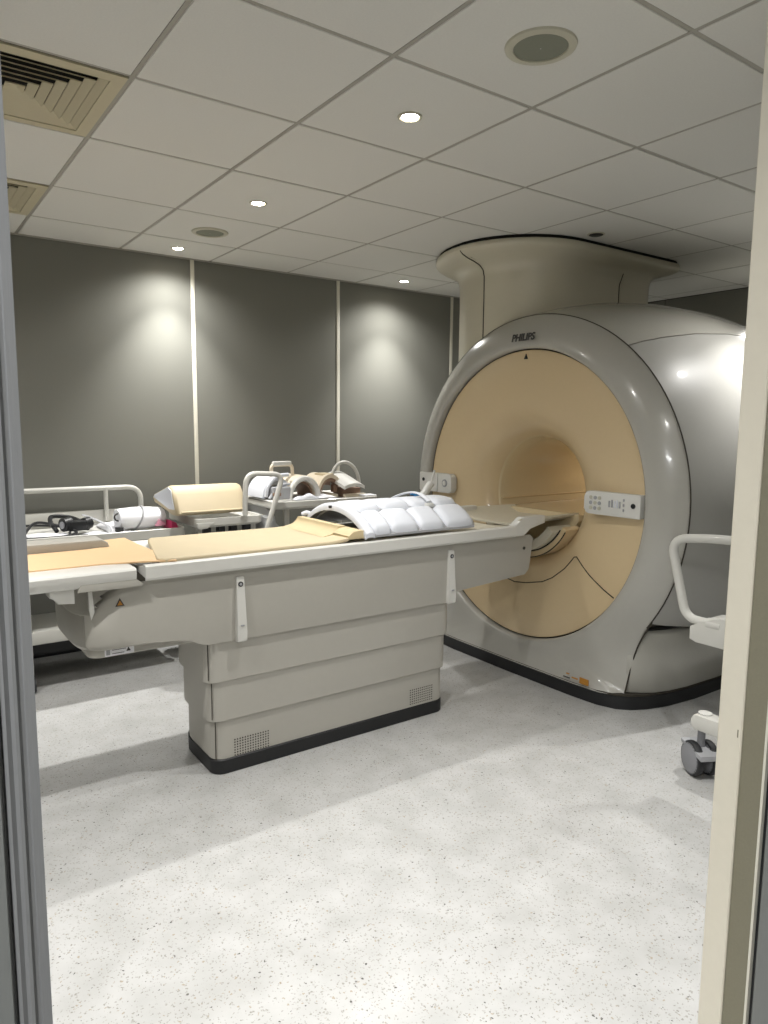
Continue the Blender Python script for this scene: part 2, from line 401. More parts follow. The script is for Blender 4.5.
# ochre disc, flaring into the bore
prof = [(3.165, .862), (3.150, .856), (3.147, .80), (3.150, .70), (3.160, .60), (3.178, .52), (3.205, .45), (3.245, .40), (3.290, .367), (3.305, .360)]
obj('front_disc', lathe([(a-3, r) for a, r in prof], (3, CY, CZ), 'x', 96), M_ORANGE, sc)
br = obj('bore', lathe([(.305, .360), (.309, .356), (.32, .350), (.40, .335), (1.5, .335), (1.95, .40)], (3, CY, CZ), 'x', 96), M_BORE, sc)
bl = obj('bore_lamp', box(4.15, 4.75, 2.97, 3.03, 1.404, 1.412, .002), mat('bore_lamp_glow', '#ffe9c8', .5, emit=2), sc)
bd = bpy.data.lights.new('bore_light', 'AREA'); bd.shape = 'RECTANGLE'; bd.size = .6; bd.size_y = .06; bd.energy = 1.1; bd.color = (1, .93, .82)
bo = bpy.data.objects.new('bore_light', bd); COL.objects.link(bo); bo.location = (4.45, 3.0, 1.400)
# outline of the fascia's outer edge, angle by angle
def outer(th):
    c, s = math.cos(th), math.sin(th)
    if s > -.55: return (3.20, CY+1.062*c, CZ+1.062*s)
    # lower part: straight skirts down to the plinth
    zb = .07; a = math.atan2(zb-CZ, .60)
    sg = 1 if c >= 0 else -1; ac = abs(c)
    ca = math.sqrt(1-.55**2)                       # .835 at join, y=.887,z=.496
    u = ac/ca                                       # 1 -> 0
    if u > .60:                                    # side down to plinth corner
        q = (1-u)/.40
        pts = [(3.20, .887, .496), (3.205, .842, .42), (3.207, .806, .345), (3.203, .782, .26), (3.19, .769, .16), (3.17, .765, .07)]
    else:
        q = 1-u/.60
        pts = [(3.17, .765, .07), (3.12, .74, .07), (3.085, .66, .07), (3.072, .50, .07), (3.066, .0, .07)]
    x = q*(len(pts)-1); i = min(int(x), len(pts)-2); f = x-i
    a_, b_ = pts[i], pts[i+1]
    return (a_[0]+(b_[0]-a_[0])*f, CY+sg*(a_[1]+(b_[1]-a_[1])*f), a_[2]+(b_[2]-a_[2])*f)
NT = 192
secs = []
for k in range(NT):
    th = 2*PI*k/NT+PI/2; o_ = Vector(outer(th)); c, s = math.cos(th), math.sin(th)
    inn = lambda r, x: Vector((x, CY+r*c, CZ+r*s))
    low = max(0, min(1, (-s-.45)/.4)) 
    pts = [inn(.864, 3.20), inn(.864, 3.145), inn(.867, 3.120), inn(.880, 3.108)]
    e = inn(.880, 3.108)
    for t in (.15, .35, .55, .72, .86, .95, 1):
        p = e.lerp(o_, t); p.x = 3.107+(o_.x-3.107)*t**1.6-.004*math.sin(PI*t)
        pts.append(p)
    pts.append(Vector((o_.x+.03, CY+(o_.y-CY)*.995, o_.z if s < -.8 else CZ+(o_.z-CZ)*.995)))
    secs.append(pts)
t = NB(); G = [[t.verts.new(p) for p in s] for s in secs]
for k in range(NT):
    for j in range(len(G[0])-1):
        t.faces.new((G[k][j], G[(k+1) % NT][j], G[(k+1) % NT][j+1], G[k][j+1]))
fascia = obj('fascia', t, M_FASCIA, sc, ang=60)
# main cover: bulging barrel cut off at the skirts
def barrel(x):
    P = [(3.205, 1.058), (3.30, 1.092), (3.45, 1.130), (3.7, 1.175), (4.0, 1.200), (4.4, 1.200), (4.75, 1.165), (4.95, 1.09), (5.05, .98)]
    for (a, r0), (b, r1) in zip(P[:-1], P[1:]):
        if x <= b+1e-9:
            f = (x-a)/(b-a); return r0+(r1-r0)*f
    return P[-1][1]
BX = [3.205, 3.22, 3.25, 3.30, 3.37, 3.45, 3.57, 3.7, 3.85, 4.0, 4.2, 4.4, 4.58, 4.75, 4.86, 4.95, 5.01, 5.05]
def arc_sec(x, a0, a1, n=40, dr=0):
    r = barrel(x)+dr; return [(x, CY+r*math.cos(a0+(a1-a0)*k/n), CZ+r*math.sin(a0+(a1-a0)*k/n)) for k in range(n+1)]
def cover_r(name, a0, a1, m, dr=0, gap=.0, n=40):
    ss = [arc_sec(x, math.radians(a0), math.radians(a1), n, dr) for x in BX]
    inner = [arc_sec(x, math.radians(a0), math.radians(a1), n, dr-.03) for x in BX]
    t = NB()
    A = [[t.verts.new(p) for p in s] for s in ss]; B = [[t.verts.new(p) for p in s] for s in inner]
    for i in range(len(A)-1):
        for k in range(n):
            t.faces.new((A[i][k], A[i][k+1], A[i+1][k+1], A[i+1][k]))
        for k in (0, n):
            t.faces.new((A[i][k], A[i+1][k], B[i+1][k], B[i][k]))
    for k in range(n):
        t.faces.new((A[0][k], A[0][k+1], B[0][k+1], B[0][k])); t.faces.new((A[-1][k], A[-1][k+1], B[-1][k+1], B[-1][k]))
    return obj(name, t, m, sc, ang=50)
cover_r('side_cover', -34.5, 51.75, M_COVER)
cover_r('top_cover', 52.1, 127.9, M_SHELL)
cover_r('side_cover', 128.25, 214.5, M_COVER)
obj('cover_seam', tube([(3.2035, CY+1.0615*math.cos(math.radians(a)), CZ+1.0615*math.sin(math.radians(a))) for a in range(-36, 217, 3)], .0045, 6), M_SEAM, sc)
obj('inner_body', lathe([(0.18, .86), (.185, 1.035), (1.0, 1.15), (1.4, 1.15), (1.8, 1.09), (2.04, .95), (2.05, .40)], (3, CY, CZ), 'x', 64), M_SEAM, sc)
obj('rear_cover', lathe([(2.03, .97), (2.05, .96), (2.09, .80), (2.05, .50), (1.94, .40)], (3, CY, CZ), 'x', 64), M_SHELL, sc)
# skirts + plinth
for sg in (1, -1):
    pp = [(3.225, .60), (3.190, .762), (3.205, .785), (3.245, .822), (3.31, .858), (3.40, .884), (3.55, .903), (3.8, .912), (4.6, .912), (4.92, .87), (5.02, .60)]
    def ring_(z, d): return [(x+(d if i < 5 else 0), CY+sg*(w_-d*(1 if i > 0 else 0)), z) for i, (x, w_) in enumerate(pp)]
    obj('side_skirt', loft([ring_(.078, .004), ring_(.084, 0), ring_(.25, -.004), ring_(.396, .001), ring_(.412, .006), ring_(.420, .018), ring_(.422, .05)]), M_SHELL, sc, ang=50)
    obj('skirt_top_gap', tube(smooth_path([(x_+.004, CY+sg*(w_-.022), .430) for x_, w_ in pp[2:-1]]), .011, 6), M_DARKVOID, sc)
    obj('skirt_seam', tube(smooth_path([(3.172, CY+sg*.769, .08), (3.192, CY+sg*.773, .16), (3.205, CY+sg*.786, .26), (3.209, CY+sg*.810, .345), (3.207, CY+sg*.846, .42), (3.203, CY+sg*.888, .492)]), .0045, 6), M_SEAM, sc)
pl = [(3.060, 3.0), (3.066, 2.5), (3.080, 2.34), (3.115, 2.24), (3.17, 2.185), (3.25, 2.145), (3.38, 2.108), (3.6, 2.085), (4.6, 2.080), (4.95, 2.13), (5.04, 2.3), (5.05, 3.0)]
pl = pl+[(x, 6-y) for x, y in pl[::-1][1:-1]]
obj('plinth', prism(pl, 0, .068, 'z'), M_BLACK, sc, ang=30)
obj('plinth_lip', prism([(4.05+(x-4.05)*.992, 3+(y-3)*.992) for x, y in pl], .068, .078, 'z'), M_SEAM, sc, ang=30)
# seams on the ochre disc
def disc_x(r):
    for (a, r0), (b, r1) in zip(prof[:-1], prof[1:]):
        if r1 <= r <= r0: return a+(b-a)*(r0-r)/(r0-r1) if r0 != r1 else a
    return prof[-1][0] if r < .36 else 3.15
def on_disc(y, z, e=.0): return Vector((disc_x(math.hypot(y-CY, z-CZ))-e, y, z))
hp = [(3.40, .765), (3.32, .66), (3.23, .582), (3.147, .547), (3.06, .533), (2.968, .543), (2.84, .573), (2.764, .612), (2.678, .68), (2.615, .757), (2.595, .762), (2.48, .678), (2.38, .62), (2.29, .575)]
dens = []
for a, b in zip(hp[:-1], hp[1:]):
    for k in range(4): dens.append((a[0]+(b[0]-a[0])*k/4, a[1]+(b[1]-a[1])*k/4))
obj('hatch_seam', tube([on_disc(y, z, .001) for y, z in dens], .003, 6), M_SEAM, sc)
# thin light-coloured gap ring round the disc
obj('disc_gap', lathe([(.160, .864), (.156, .861), (.152, .858), (.148, .858)], (3, CY, CZ), 'x', 96), M_SEAM, sc)
# bore cradle: bed rails within the bore + trough under the table tongue
cr = []
for k in range(13):
    a = math.radians(205+130*k/12); cr.append((CY+.330*math.cos(a), CZ+.330*math.sin(a)))
cr = cr+[(CY+.299, CZ-.10), (CY-.299, CZ-.10)]
obj('bore_bridge', prism(cr, 3.31, 4.9, 'x'), M_BORE, sc, ang=30)
for dz, yy in ((-.10, .325), (-.055, .330)):
    for sg in (1, -1):
        obj('bore_rail', box(3.32, 4.9, CY+sg*yy-.006, CY+sg*yy+.006, CZ+dz-.004, CZ+dz+.004, .002), M_ORANGE, sc)
# cable trough lip at the bore's lower edge (three nested curved ledges)
def arc_ledge(r0, r1, x0, x1, a0, a1, n=24, cz=CZ):
    sec = []
    for k in range(n+1):
        a = math.radians(a0+(a1-a0)*k/n); c, s = math.cos(a), math.sin(a)
        sec.append([(x0, CY+r0*c, cz+r0*s), (x1, CY+r0*c, cz+r0*s), (x1, CY+r1*c, cz+r1*s), (x0, CY+r1*c, cz+r1*s)])
    return loft(sec)
obj('bore_lip', arc_ledge(.285, .335, 3.12, 3.32, 215, 325), M_TROUGH, sc, ang=30)
obj('bore_lip', arc_ledge(.345, .375, 3.17, 3.30, 208, 332), M_ORANGE, sc, ang=30)
obj('lip_seam', tube([(3.168, CY+.340*math.cos(math.radians(a)), CZ+.340*math.sin(math.radians(a))) for a in range(212, 329, 4)], .004, 6), M_SEAM, sc)
obj('lip_seam', tube([(3.166, CY+.378*math.cos(math.radians(a)), CZ+.378*math.sin(math.radians(a))) for a in range(210, 331, 4)], .0035, 6), M_SEAM, sc)
# control panels
def rrect_x(x0, x1, pts, r=.004): return prism(pts, x0, x1, 'x', r, 2)
def panel(y0, y1, z0, z1, tilt=0, rr=.028):
    return [(a, b) for a, b in plan(y0, y1, z0, z1, rr, 5)]
cp = obj('control_panel', rrect_x(3.105, 3.15, plan(2.150, 2.500, 1.030, 1.152, (.006, .03, .03, .006), 5), .006), M_WHITE, sc)
for k in range(3):
    for q in range(3):
        obj('button', disc((3.102, 2.455-k*.028, 1.118-q*.028), .010, .004, 'x', 14), M_COILG if (k+q) % 2 else M_SPKR, cp)
for k in range(5): obj('button', box(3.101, 3.106, 2.335-k*.016-.005, 2.335-k*.016+.005, 1.075, 1.110+.006*(k % 2), .002), M_COILW if k in (2, 3) else M_COILG, cp)
for q in range(3): obj('button', box(3.101, 3.106, 2.243, 2.252, 1.060+q*.026, 1.074+q*.026, .002), M_COILG, cp)
obj('socket', disc((3.101, 2.190, 1.094), .013, .004, 'x', 18), M_BLACK, cp)
cp2 = obj('control_panel', rrect_x(3.100, 3.15, plan(3.600, 3.935, 1.040, 1.168, (.03, .006, .006, .03), 5), .008), M_WHITE, sc)
obj('button', disc((3.097, 3.665, 1.105), .026, .005, 'x', 20), M_COILG, cp2)
obj('button', disc((3.094, 3.665, 1.105), .016, .005, 'x', 20), M_WHITE, cp2)
obj('panel_rib', box(3.092, 3.102, 3.735, 3.765, 1.045, 1.163, .004), M_WHITE, cp2)
obj('socket', disc((3.096, 3.892, 1.118), .012, .005, 'x', 18), M_BLACK, cp2)
# lettering
mw = Matrix.Translation((3.0915, 2.980, 2.003)) @ Matrix(((0, 0, -1, 0), (-1, 0, 0, 0), (0, 1, 0, 0), (0, 0, 0, 1)))
obj('logo', text_bm('PHILIPS', .056, mw, .003, .25, .0018), M_INK, sc, smooth=False)
obj('alignment_mark', prism([(CY-.014, CZ+.805), (CY+.014, CZ+.805), (CY, CZ+.835)], 3.142, 3.149, 'x'), M_BLACK, sc, smooth=False)
obj('warning_label', box(3.062, 3.067, 2.385, 2.445, .092, .126), M_AMBER, sc, smooth=False)
wlb = obj('rating_label', box(3.063, 3.068, 2.460, 2.500, .105, .112), M_AMBER, sc, smooth=False)
obj('rating_label', box(3.063, 3.068, 2.515, 2.560, .096, .101), M_INK, sc, smooth=False)
obj('rating_label', box(3.063, 3.068, 2.52, 2.54, .118, .124), M_AMBER, sc, smooth=False)
# ceiling collar
def cplan(x0, x1, y0, y1, r, z, n=10): return [(x, y, z) for x, y in plan(x0, x1, y0, y1, r, n)]
co_ = thing('ceiling_collar', 'cream flared service collar joining scanner top to ceiling', 'scanner collar', (3.8, 3.5, 1.9))
NX0, NX1, NY0, NY1 = 3.20, 4.385, 3.00, 4.04
ss = []
for z, k in ((1.75, 0), (2.30, 0), (2.43, .01), (2.47, .06), (2.495, .18), (2.512, .38), (2.524, .62), (2.536, .85), (2.546, .96), (2.556, 1), (2.572, 1.0), (2.580, .97)):
    ss.append(cplan(NX0-.24*k, NX1+.21*k, NY0-.115*k, NY1+.05*k, (.40+.12*k, .13+.05*k, .3, .60+.12*k), z))
obj('neck', loft(ss), M_COLLAR, co_, ang=40)
obj('shadow_gap', loft([cplan(NX0-.22, NX1+.19, NY0-.10, NY1+.035, (.50, .17, .3, .70), z) for z in (2.578, 2.6)]), M_DARKVOID, co_)
sp1 = [(3.198, 3.43, 1.9), (3.198, 3.43, 2.30), (3.196, 3.43, 2.43), (3.184, 3.43, 2.47), (3.155, 3.43, 2.494), (3.107, 3.43, 2.511), (3.049, 3.425, 2.523), (2.994, 3.41, 2.535), (2.965, 3.40, 2.55)]
obj('panel_seam', tube(sp1, .0035, 6), M_SEAM, co_)
obj('panel_seam', tube([(3.98, 2.998, 2.16), (3.98, 2.998, 2.40), (4.0, 2.985, 2.475)], .0025, 6), M_SEAM, co_)

# ================================================================== PATIENT TABLE
tb = thing('patient_table', 'long grey patient table with stepped pedestal and black foot, leading into scanner bore', 'patient table', (1.7, 3.0, 0))
def P4(x0, x1, y0, y1, z0, z1, r, dx=0, ch=.004):
    a = plan(x0, x1, y0, y1, r, 8); cx, cy = (x0+x1)/2, (y0+y1)/2
    def s(d, z):
        return [(x, y, z) for x, y in plan(x0+d, x1-d, y0+d, y1-d, tuple(max(.005, q-d) for q in r), 8)]
    return loft([s(ch, z0), s(0, z0+ch), s(0, z1-ch), s(ch, z1)])
rb = (.055, .055, .055, .24)
obj('foot', P4(1.075, 2.352, 2.745, 3.255, 0, .066, rb), M_BLACK, tb, ang=40)
obj('pedestal_tier', P4(1.078, 2.350, 2.750, 3.25, .064, .250, rb), M_TIER, tb, ang=40)
obj('pedestal_tier', P4(1.062, 2.362, 2.742, 3.26, .238, .428, rb), M_TIER, tb, ang=40)
obj('pedestal_tier', P4(1.045, 2.374, 2.734, 3.27, .415, .605, rb), M_TIER, tb, ang=40)
for x, z0, z1, y in ((1.090, .066, .240, 2.762), (1.074, .252, .414, 2.754), (1.058, .430, .600, 2.746)):
    obj('panel_seam', box(x-.0018, x+.0010, y-.0020, y+.0015, z0, z1), M_SEAM, tb)
# vents: two perforated patches
for x0, x1, z0, z1, nx, nz in ((1.172, 1.330, .072, .142, 14, 7), (2.125, 2.265, .082, .155, 12, 7)):
    bm = NB()
    for i in range(nx):
        for j in range(nz): disc((x0+(x1-x0)*i/(nx-1), 2.7494, z0+(z1-z0)*j/(nz-1)), .0036, .0012, 'y', 6, bm)
    o = obj('vent_holes', bm, M_SEAM, tb, smooth=False, kind='stuff')
# upper body: side profile extruded across the width, with rounded left end
def body_left(y, a=.245, cx=.80):
    t = min(1, abs(y-3.0)/.281); return cx-a*(1-t**3.8)**(1/3.8)
NY = 24
secs = []
for i in range(NY+1):
    y = 2.722+.556*i/NY; xl = body_left(y)
    u = abs(y-3.0)/.278; zb = .624+.02*u**8
    top = []
    for q in range(9):                      # S-curve from the low left lip to the deck line
        f = q/8; g_ = min(1, f*1.15); top.append((xl+(.74-xl)*f, y, .775+(.893-.775)*(3*g_*g_-2*g_**3)))
    row = [(xl, y, .70)]+top+[(1.2, y, .893), (2.0, y, .893), (2.93, y, .893), (2.955, y, .872), (2.93, y, .70), (2.90, y, .672), (2.40, y, .640), (2.372, y, .628), (2.368, y, .590+.0*u),
           (1.70, y, .590), (1.05, y, .592), (1.02, y, .600), (.98, y, .620), (.93, y, .632), (.80, y, zb), (xl+.040, y, zb), (xl+.016, y, zb+.007), (xl+.003, y, zb+.024)]
    secs.append(row)
body = obj('body', loft(secs), M_TABLE, tb, ang=42)
obj('end_cap', loft([[(body_left(y)-.004+dx, y, z) for y in [2.775+.45*k/16 for k in range(17)]]+[(body_left(y)+.05+dx, y, z) for y in [3.225-.45*k/16 for k in range(17)]]
                     for z, dx in ((.636, .020), (.650, .006), (.70, .0), (.76, .0), (.772, .004))]), M_TABLED, tb, ang=40)
obj('under_box', P4(.60, 1.06, 2.765, 3.235, .600, .640, (.05, .02, .02, .05)), M_TABLE, tb, ang=40)
sl = obj('rating_label', box(.655, .765, 2.762, 2.7655, .604, .6385), M_PAPER, tb, smooth=False)
for z in (.632, .626, .612): obj('print_line', box(.682, .745-random.random()*.02, 2.7612, 2.7622, z-.001, z+.001), M_INK, sl, smooth=False)
obj('print_line', box(.660, .674, 2.7612, 2.7622, .609, .634), M_COILG, sl, smooth=False)
obj('print_mark', prism([(.735, .614), (.752, .614), (.7435, .630)], 2.7612, 2.7622, 'y'), M_INK, sl, smooth=False)
tri = obj('warning_triangle', prism([(.690, .805), (.724, .805), (.707, .837)], 2.7205, 2.7215, 'y'), M_INK, tb, smooth=False)
obj('triangle_fill', prism([(.697, .809), (.717, .809), (.707, .828)], 2.7195, 2.7205, 'y'), M_AMBER, tri, smooth=False)
# release levers on the near side
for x in (1.193, 2.350):
    w_ = .021
    l = obj('release_lever', loft([[(x-w_*k, 2.694+dy, z), (x+w_*k, 2.694+dy, z), (x+w_*k, 2.737, z), (x-w_*k, 2.737, z)] for z, k, dy in ((.585, .85, .012), (.592, 1.0, .004), (.63, 1.02, .002), (.72, .92, .008), (.84, .82, .016), (.858, .80, .018), (.862, .7, .022))]), M_WHITE, tb, ang=40)
    obj('screw', disc((x, 2.707, .832), .011, .006, 'y', 16), M_BLACK, l)
    obj('screw_head', disc((x, 2.705, .832), .006, .004, 'y', 10), M_COILG, l)
    obj('grip_mark', box(x-.008, x+.008, 2.693, 2.6975, .655, .661, .001), M_COILG, l)
obj('screw', disc((2.885, 2.718, .822), .009, .006, 'y', 14), M_BLACK, tb)
# table top: trough with white rims
def tray_sec(x, zr=.955):
    """cross-section across y: near rim, trough, far rim"""
    a = [(2.700, .895), (2.694, .905), (2.694, zr-.006), (2.700, zr), (2.722, zr), (2.735, zr-.010), (2.79, .938), (2.90, .926), (3.0, .922), (3.10, .926), (3.21, .938), (3.265, zr-.010), (3.278, zr), (3.300, zr), (3.306, zr-.006), (3.306, .905), (3.300, .895)]
    return [(x, y, z) for y, z in a]
secs = [tray_sec(x) for x in (.80, .82, 1.2, 1.8, 2.3, 2.795)]
top = obj('table_top', loft(secs), M_WHITE, tb, ang=30)
# grey-beige liner over the exposed scanner end of the trough
def lin_fn(u, v):
    y = 2.728+.544*v; x = 1.86+.945*u; d = abs(y-3)/.272
    return (x, y, .930+.022*d**2.5+.004)
obj('trough_liner', sheet(lin_fn, 2, 16, (0, 0, .006)), M_TROUGH, tb, ang=30)
# rails step up at the scanner end and run on as a tongue into the bore
for sg in (1, -1):
    y0, y1 = (2.696, 2.745) if sg < 0 else (3.255, 3.304)
    pts = [(2.775, .897), (2.775, .956), (2.80, .957), (2.845, .990), (2.852, .998), (3.02, .998), (3.02, .955), (2.90, .935), (2.86, .897)]
    obj('rail_end', prism(pts, y0, y1, 'y', .004), M_WHITE, tb, ang=35)
def tong(u, v):
    y = 2.70+.60*v; x = 2.83+.53*u; d = abs(y-3)/.30
    return (x, 3+(y-3)*(1-.12*u), .952+.040*min(1, max(0, (d-.62)/.38)**1.6)-.004*u)
obj('tongue', sheet(tong, 6, 28, (0, 0, .010)), M_TROUGH, tb, ang=30)
# head-end wing left of the joint
def wsec(x):
    a = [(2.712, .892), (2.700, .900), (2.692, .920), (2.690, .942), (2.696, .949), (2.712, .951), (2.835, .950), (2.87, .934), (3.0, .930), (3.14, .932), (3.20, .940), (3.288, .951), (3.304, .949), (3.310, .942), (3.308, .920), (3.300, .900), (3.288, .892)]
    return [(x, y, z) for y, z in a]
obj('head_wing', loft([wsec(-.05), wsec(.3), wsec(.60), wsec(.765)]), M_WHITE, tb, ang=30)
obj('wing_joint', prism([(.762, .895), (.762, .936), (.772, .936), (.806, .899), (.80, .895)], 2.704, 3.296, 'y'), M_SEAM, tb)
obj('wing_side', prism([(.555, .880), (.565, .91), (.762, .91), (.792, .886), (.785, .878), (.70, .878)], 2.697, 2.74, 'y', .004), M_TABLE, tb)
obj('wing_rail', prism([(.0, .943), (.80, .943), (.79, .975), (.765, .992), (.0, .992)], 3.19, 3.32, 'y', .010), M_TABLE, tb)
# latch under the wing
lt = obj('latch', prism([(.465, .905), (.548, .905), (.548, .836), (.490, .842), (.484, .862), (.465, .866)], 2.72, 2.80, 'y', .004), M_WHITE, tb)
obj('latch_blade', prism([(.60, .872), (.612, .872), (.618, .79), (.606, .762), (.600, .80)], 2.735, 2.745, 'y'), M_WHITE, tb)
obj('latch_arm', prism([(.60, .868), (.70, .880), (.69, .868), (.635, .845), (.655, .838), (.615, .815), (.635, .806), (.60, .790)], 2.75, 2.78, 'y', .002), M_TABLED, tb)

# ---- things lying on the table
o = obj('board', sheet(lambda u, v: (.16+(.765-.02*v)*u, (2.825-.12*max(0, (u-.68)/.32)**1.2)+((.36+(.18 if u > .83 else 0))+.12*max(0, (u-.68)/.32)**1.2)*v, .952+.009*max(0, (u-.7)/.3)+.003*abs(2*v-1)**2.5), 24, 12, (0, 0, .006)), M_TAN, None, loc=(.5, 3, .94))
tag(o, 'flat tan board lying in the left end of the patient table', 'board')
# cream mattress pad: thin, follows the trough, rounded outline
def pad_fn(u, v):
    x = .862+.875*u; y = 2.722+.545*v
    rr = .035; ex = 0
    # rounded left corners
    if x < .862+rr:
        q = 1-(x-.862)/rr; sh = rr*(1-math.sqrt(max(0, 1-q*q))); y = 2.722+sh+(.545-2*sh)*v
    d = abs(y-3)/.28
    z = .962+.008*d**2+.008*math.sin(u*9)*math.sin(v*3.1)*.25
    if u > .86: z += .010*((u-.86)/.14)**2
    return (x+.11*v*(1-u), y, z)
b_ = sheet(pad_fn, 30, 16, (0, 0, .018)); 
o = obj('mattress_pad', b_, M_PAD, None, loc=(1.3, 3, .95), ang=60)
tag(o, 'thin cream vinyl mattress pad on the patient table, beside the foam block', 'mattress pad')
bvm = o.modifiers.new('b', 'BEVEL'); bvm.width = .006; bvm.segments = 2; bvm.limit_method = 'ANGLE'; bvm.angle_limit = math.radians(50)
# foam block across the table
fb = thing('foam_block', 'pale foam cradle block standing across the patient table before white coil', 'foam block', (1.78, 3, .95))
fpts = []
for k in range(9):
    a = PI/2*k/8; fpts.append((1.68+.085*math.sin(a)*1.0, .972+.042*(1-math.cos(a))))
fpts = [(1.835, .968), (1.675, .968)]+fpts[1:]+[(1.768, 1.014), (1.800, 1.014), (1.800, 1.004), (1.835, 1.004)]
obj('foam', prism(fpts, 2.86, 3.27, 'y', .003), M_FOAM, fb, ang=30)
obj('foam_step', prism([(1.735, .968), (1.845, .968), (1.845, 1.002), (1.80, 1.008), (1.765, 1.004), (1.735, .985)], 2.725, 2.862, 'y', .003), M_FOAM, fb, ang=30)

# anterior body coil: arched grid of padded white segments
bc = thing('body_coil', 'white quilted anterior body coil arched over the patient table', 'body coil', (2.2, 3, .95))
def arch(y, lift=0):          # returns centre-line point on the arch for arc parameter
    return 0
def coil_pt(x, s, h):         # s in [-1,1] across, h height above shell
    a = s*1.02; R = .31
    y = 3.0+.345*math.sin(a)*.985; z = .980+.108*(math.cos(a)-math.cos(1.02))/(1-math.cos(1.02))
    nx, nz = math.sin(a)*.42, math.cos(a*.6)
    y = min(max(y, 2.70), 3.30)
    return Vector((x, y+nx*h, z+nz*h))
XN = [1.870, 1.975, 2.145, 2.310, 2.510]
XT = [1.875, 2.03, 2.22, 2.38, 2.53]
SS = [(-1.0, -.42), (-.40, .40), (.42, 1.0)]
def pad(x0, x1, s0, s1, name, m, h0=.002, th=.023, taper=0, n=9):
    t = NB(); T = []; B = []
    for i in range(n+1):
        T.append([]); B.append([])
        for j in range(n+1):
            u, v = i/n*2-1, j/n*2-1
            # squircle outline
            uu = u*(1-.06*v*v*v*v); vv = v*(1-.10*u**4)
            x = (x0+x1)/2+uu*(x1-x0)/2*.985; s = (s0+s1)/2+vv*(s1-s0)/2
            e = (1-abs(u)**7)*(1-abs(v)**7)
            T[-1].append(t.verts.new(coil_pt(x, s, h0+th*max(0, e)**.5))); B[-1].append(t.verts.new(coil_pt(x, s, h0-.004)))
    for i in range(n):
        for j in range(n):
            t.faces.new((T[i][j], T[i+1][j], T[i+1][j+1], T[i][j+1])); t.faces.new((B[i][j], B[i][j+1], B[i+1][j+1], B[i+1][j]))
    bmesh.ops.remove_doubles(t, verts=t.verts, dist=.0001)
    for i in range(n):
        for (g, q) in ((0, 0), (n, n)):
            t.faces.new((T[i][g], B[i][g], B[i+1][g], T[i+1][g])) if g == 0 else t.faces.new((T[i][g], T[i+1][g], B[i+1][g], B[i][g]))
            t.faces.new((T[g][i], T[g][i+1], B[g][i+1], B[g][i])) if g == 0 else t.faces.new((T[g][i], B[g][i], B[g][i+1], T[g][i+1]))
    return obj(name, t, m, bc, ang=60)
def coil_surf(x0, x1, h):
    return lambda u, v: coil_pt(x0+(x1-x0)*u, -1+2*v, h)
obj('shell', sheet(coil_surf(1.83, 2.50, 0), 8, 20, (0, 0, .010)), M_COILG, bc, ang=40)
for q, (s0, s1) in enumerate(SS):
    X_ = XT if q == 1 else XN
    for a, b in zip(X_[:-1], X_[1:]): pad(a, b, s0, s1, 'segment', M_COILW)
# rounded arched band at the left end
def band(u, v):
    return coil_pt(1.818+.054*u, -1+2*v, .004+.016*math.sin(u*PI)**.5)
obj('end_band', sheet(band, 8, 24, (0, 0, .022)), M_COILW, bc, ang=40)
obj('band_hole', disc(tuple(coil_pt(1.806, .05, .0)), .007, .016, 'x', 12), M_INK, bc)
hb = []
for k in range(15):
    s = -.42+1.0*k/14; hb.append(coil_pt(2.31+.03*math.sin(k/14*PI), s, .034+.012*math.sin(k/14*PI)))
obj('strap', tube(hb, .013, 10, flat=.45), M_COILW, bc)
obj('strap_clip', box(2.292, 2.33, 2.835, 2.870, 1.074, 1.094, .004), M_WHITE, bc)
obj('cable_stub', tube([(1.835, 3.25, 1.025), (1.82, 3.275, 1.030), (1.805, 3.29, 1.02)], .013, 8), M_COILW, bc)

# connector plug with blue base, standing behind the coil by the gantry
pg = thing('coil_connector', 'white coil plug with blue collar leaning by the gantry panel', 'cable plug', (2.60, 3.26, .96))
obj('plug', tube([(2.60, 3.29, 1.055), (2.625, 3.29, 1.09), (2.675, 3.29, 1.150)], lambda t: .026-.004*t, 14), M_WHITE, pg)
obj('plug_cable', tube([(2.675, 3.29, 1.148), (2.69, 3.29, 1.19), (2.702, 3.29, 1.228)], .0065, 8), M_WHITE, pg)
obj('blue_collar', prism([(2.535, 1.045), (2.62, 1.040), (2.60, 1.088), (2.53, 1.10), (2.545, 1.07)], 3.27, 3.31, 'y', .004), M_BLUE, pg)
obj('black_tip', box(2.508, 2.538, 3.275, 3.303, 1.062, 1.086, .004), M_BLACK, pg)
obj('socket_base', box(2.535, 2.64, 3.272, 3.303, .958, 1.043, .004), M_COILG, pg)
wc = thing('white_connector', 'small upright white plug standing at far table edge under the left gantry panel', 'cable plug', (2.79, 3.28, .96))
obj('plug_body', box(2.790, 2.825, 3.266, 3.300, .957, 1.045, .005), M_WHITE, wc)
obj('plug_cap', box(2.812, 2.830, 3.270, 3.298, 1.045, 1.060, .003), M_WHITE, wc)

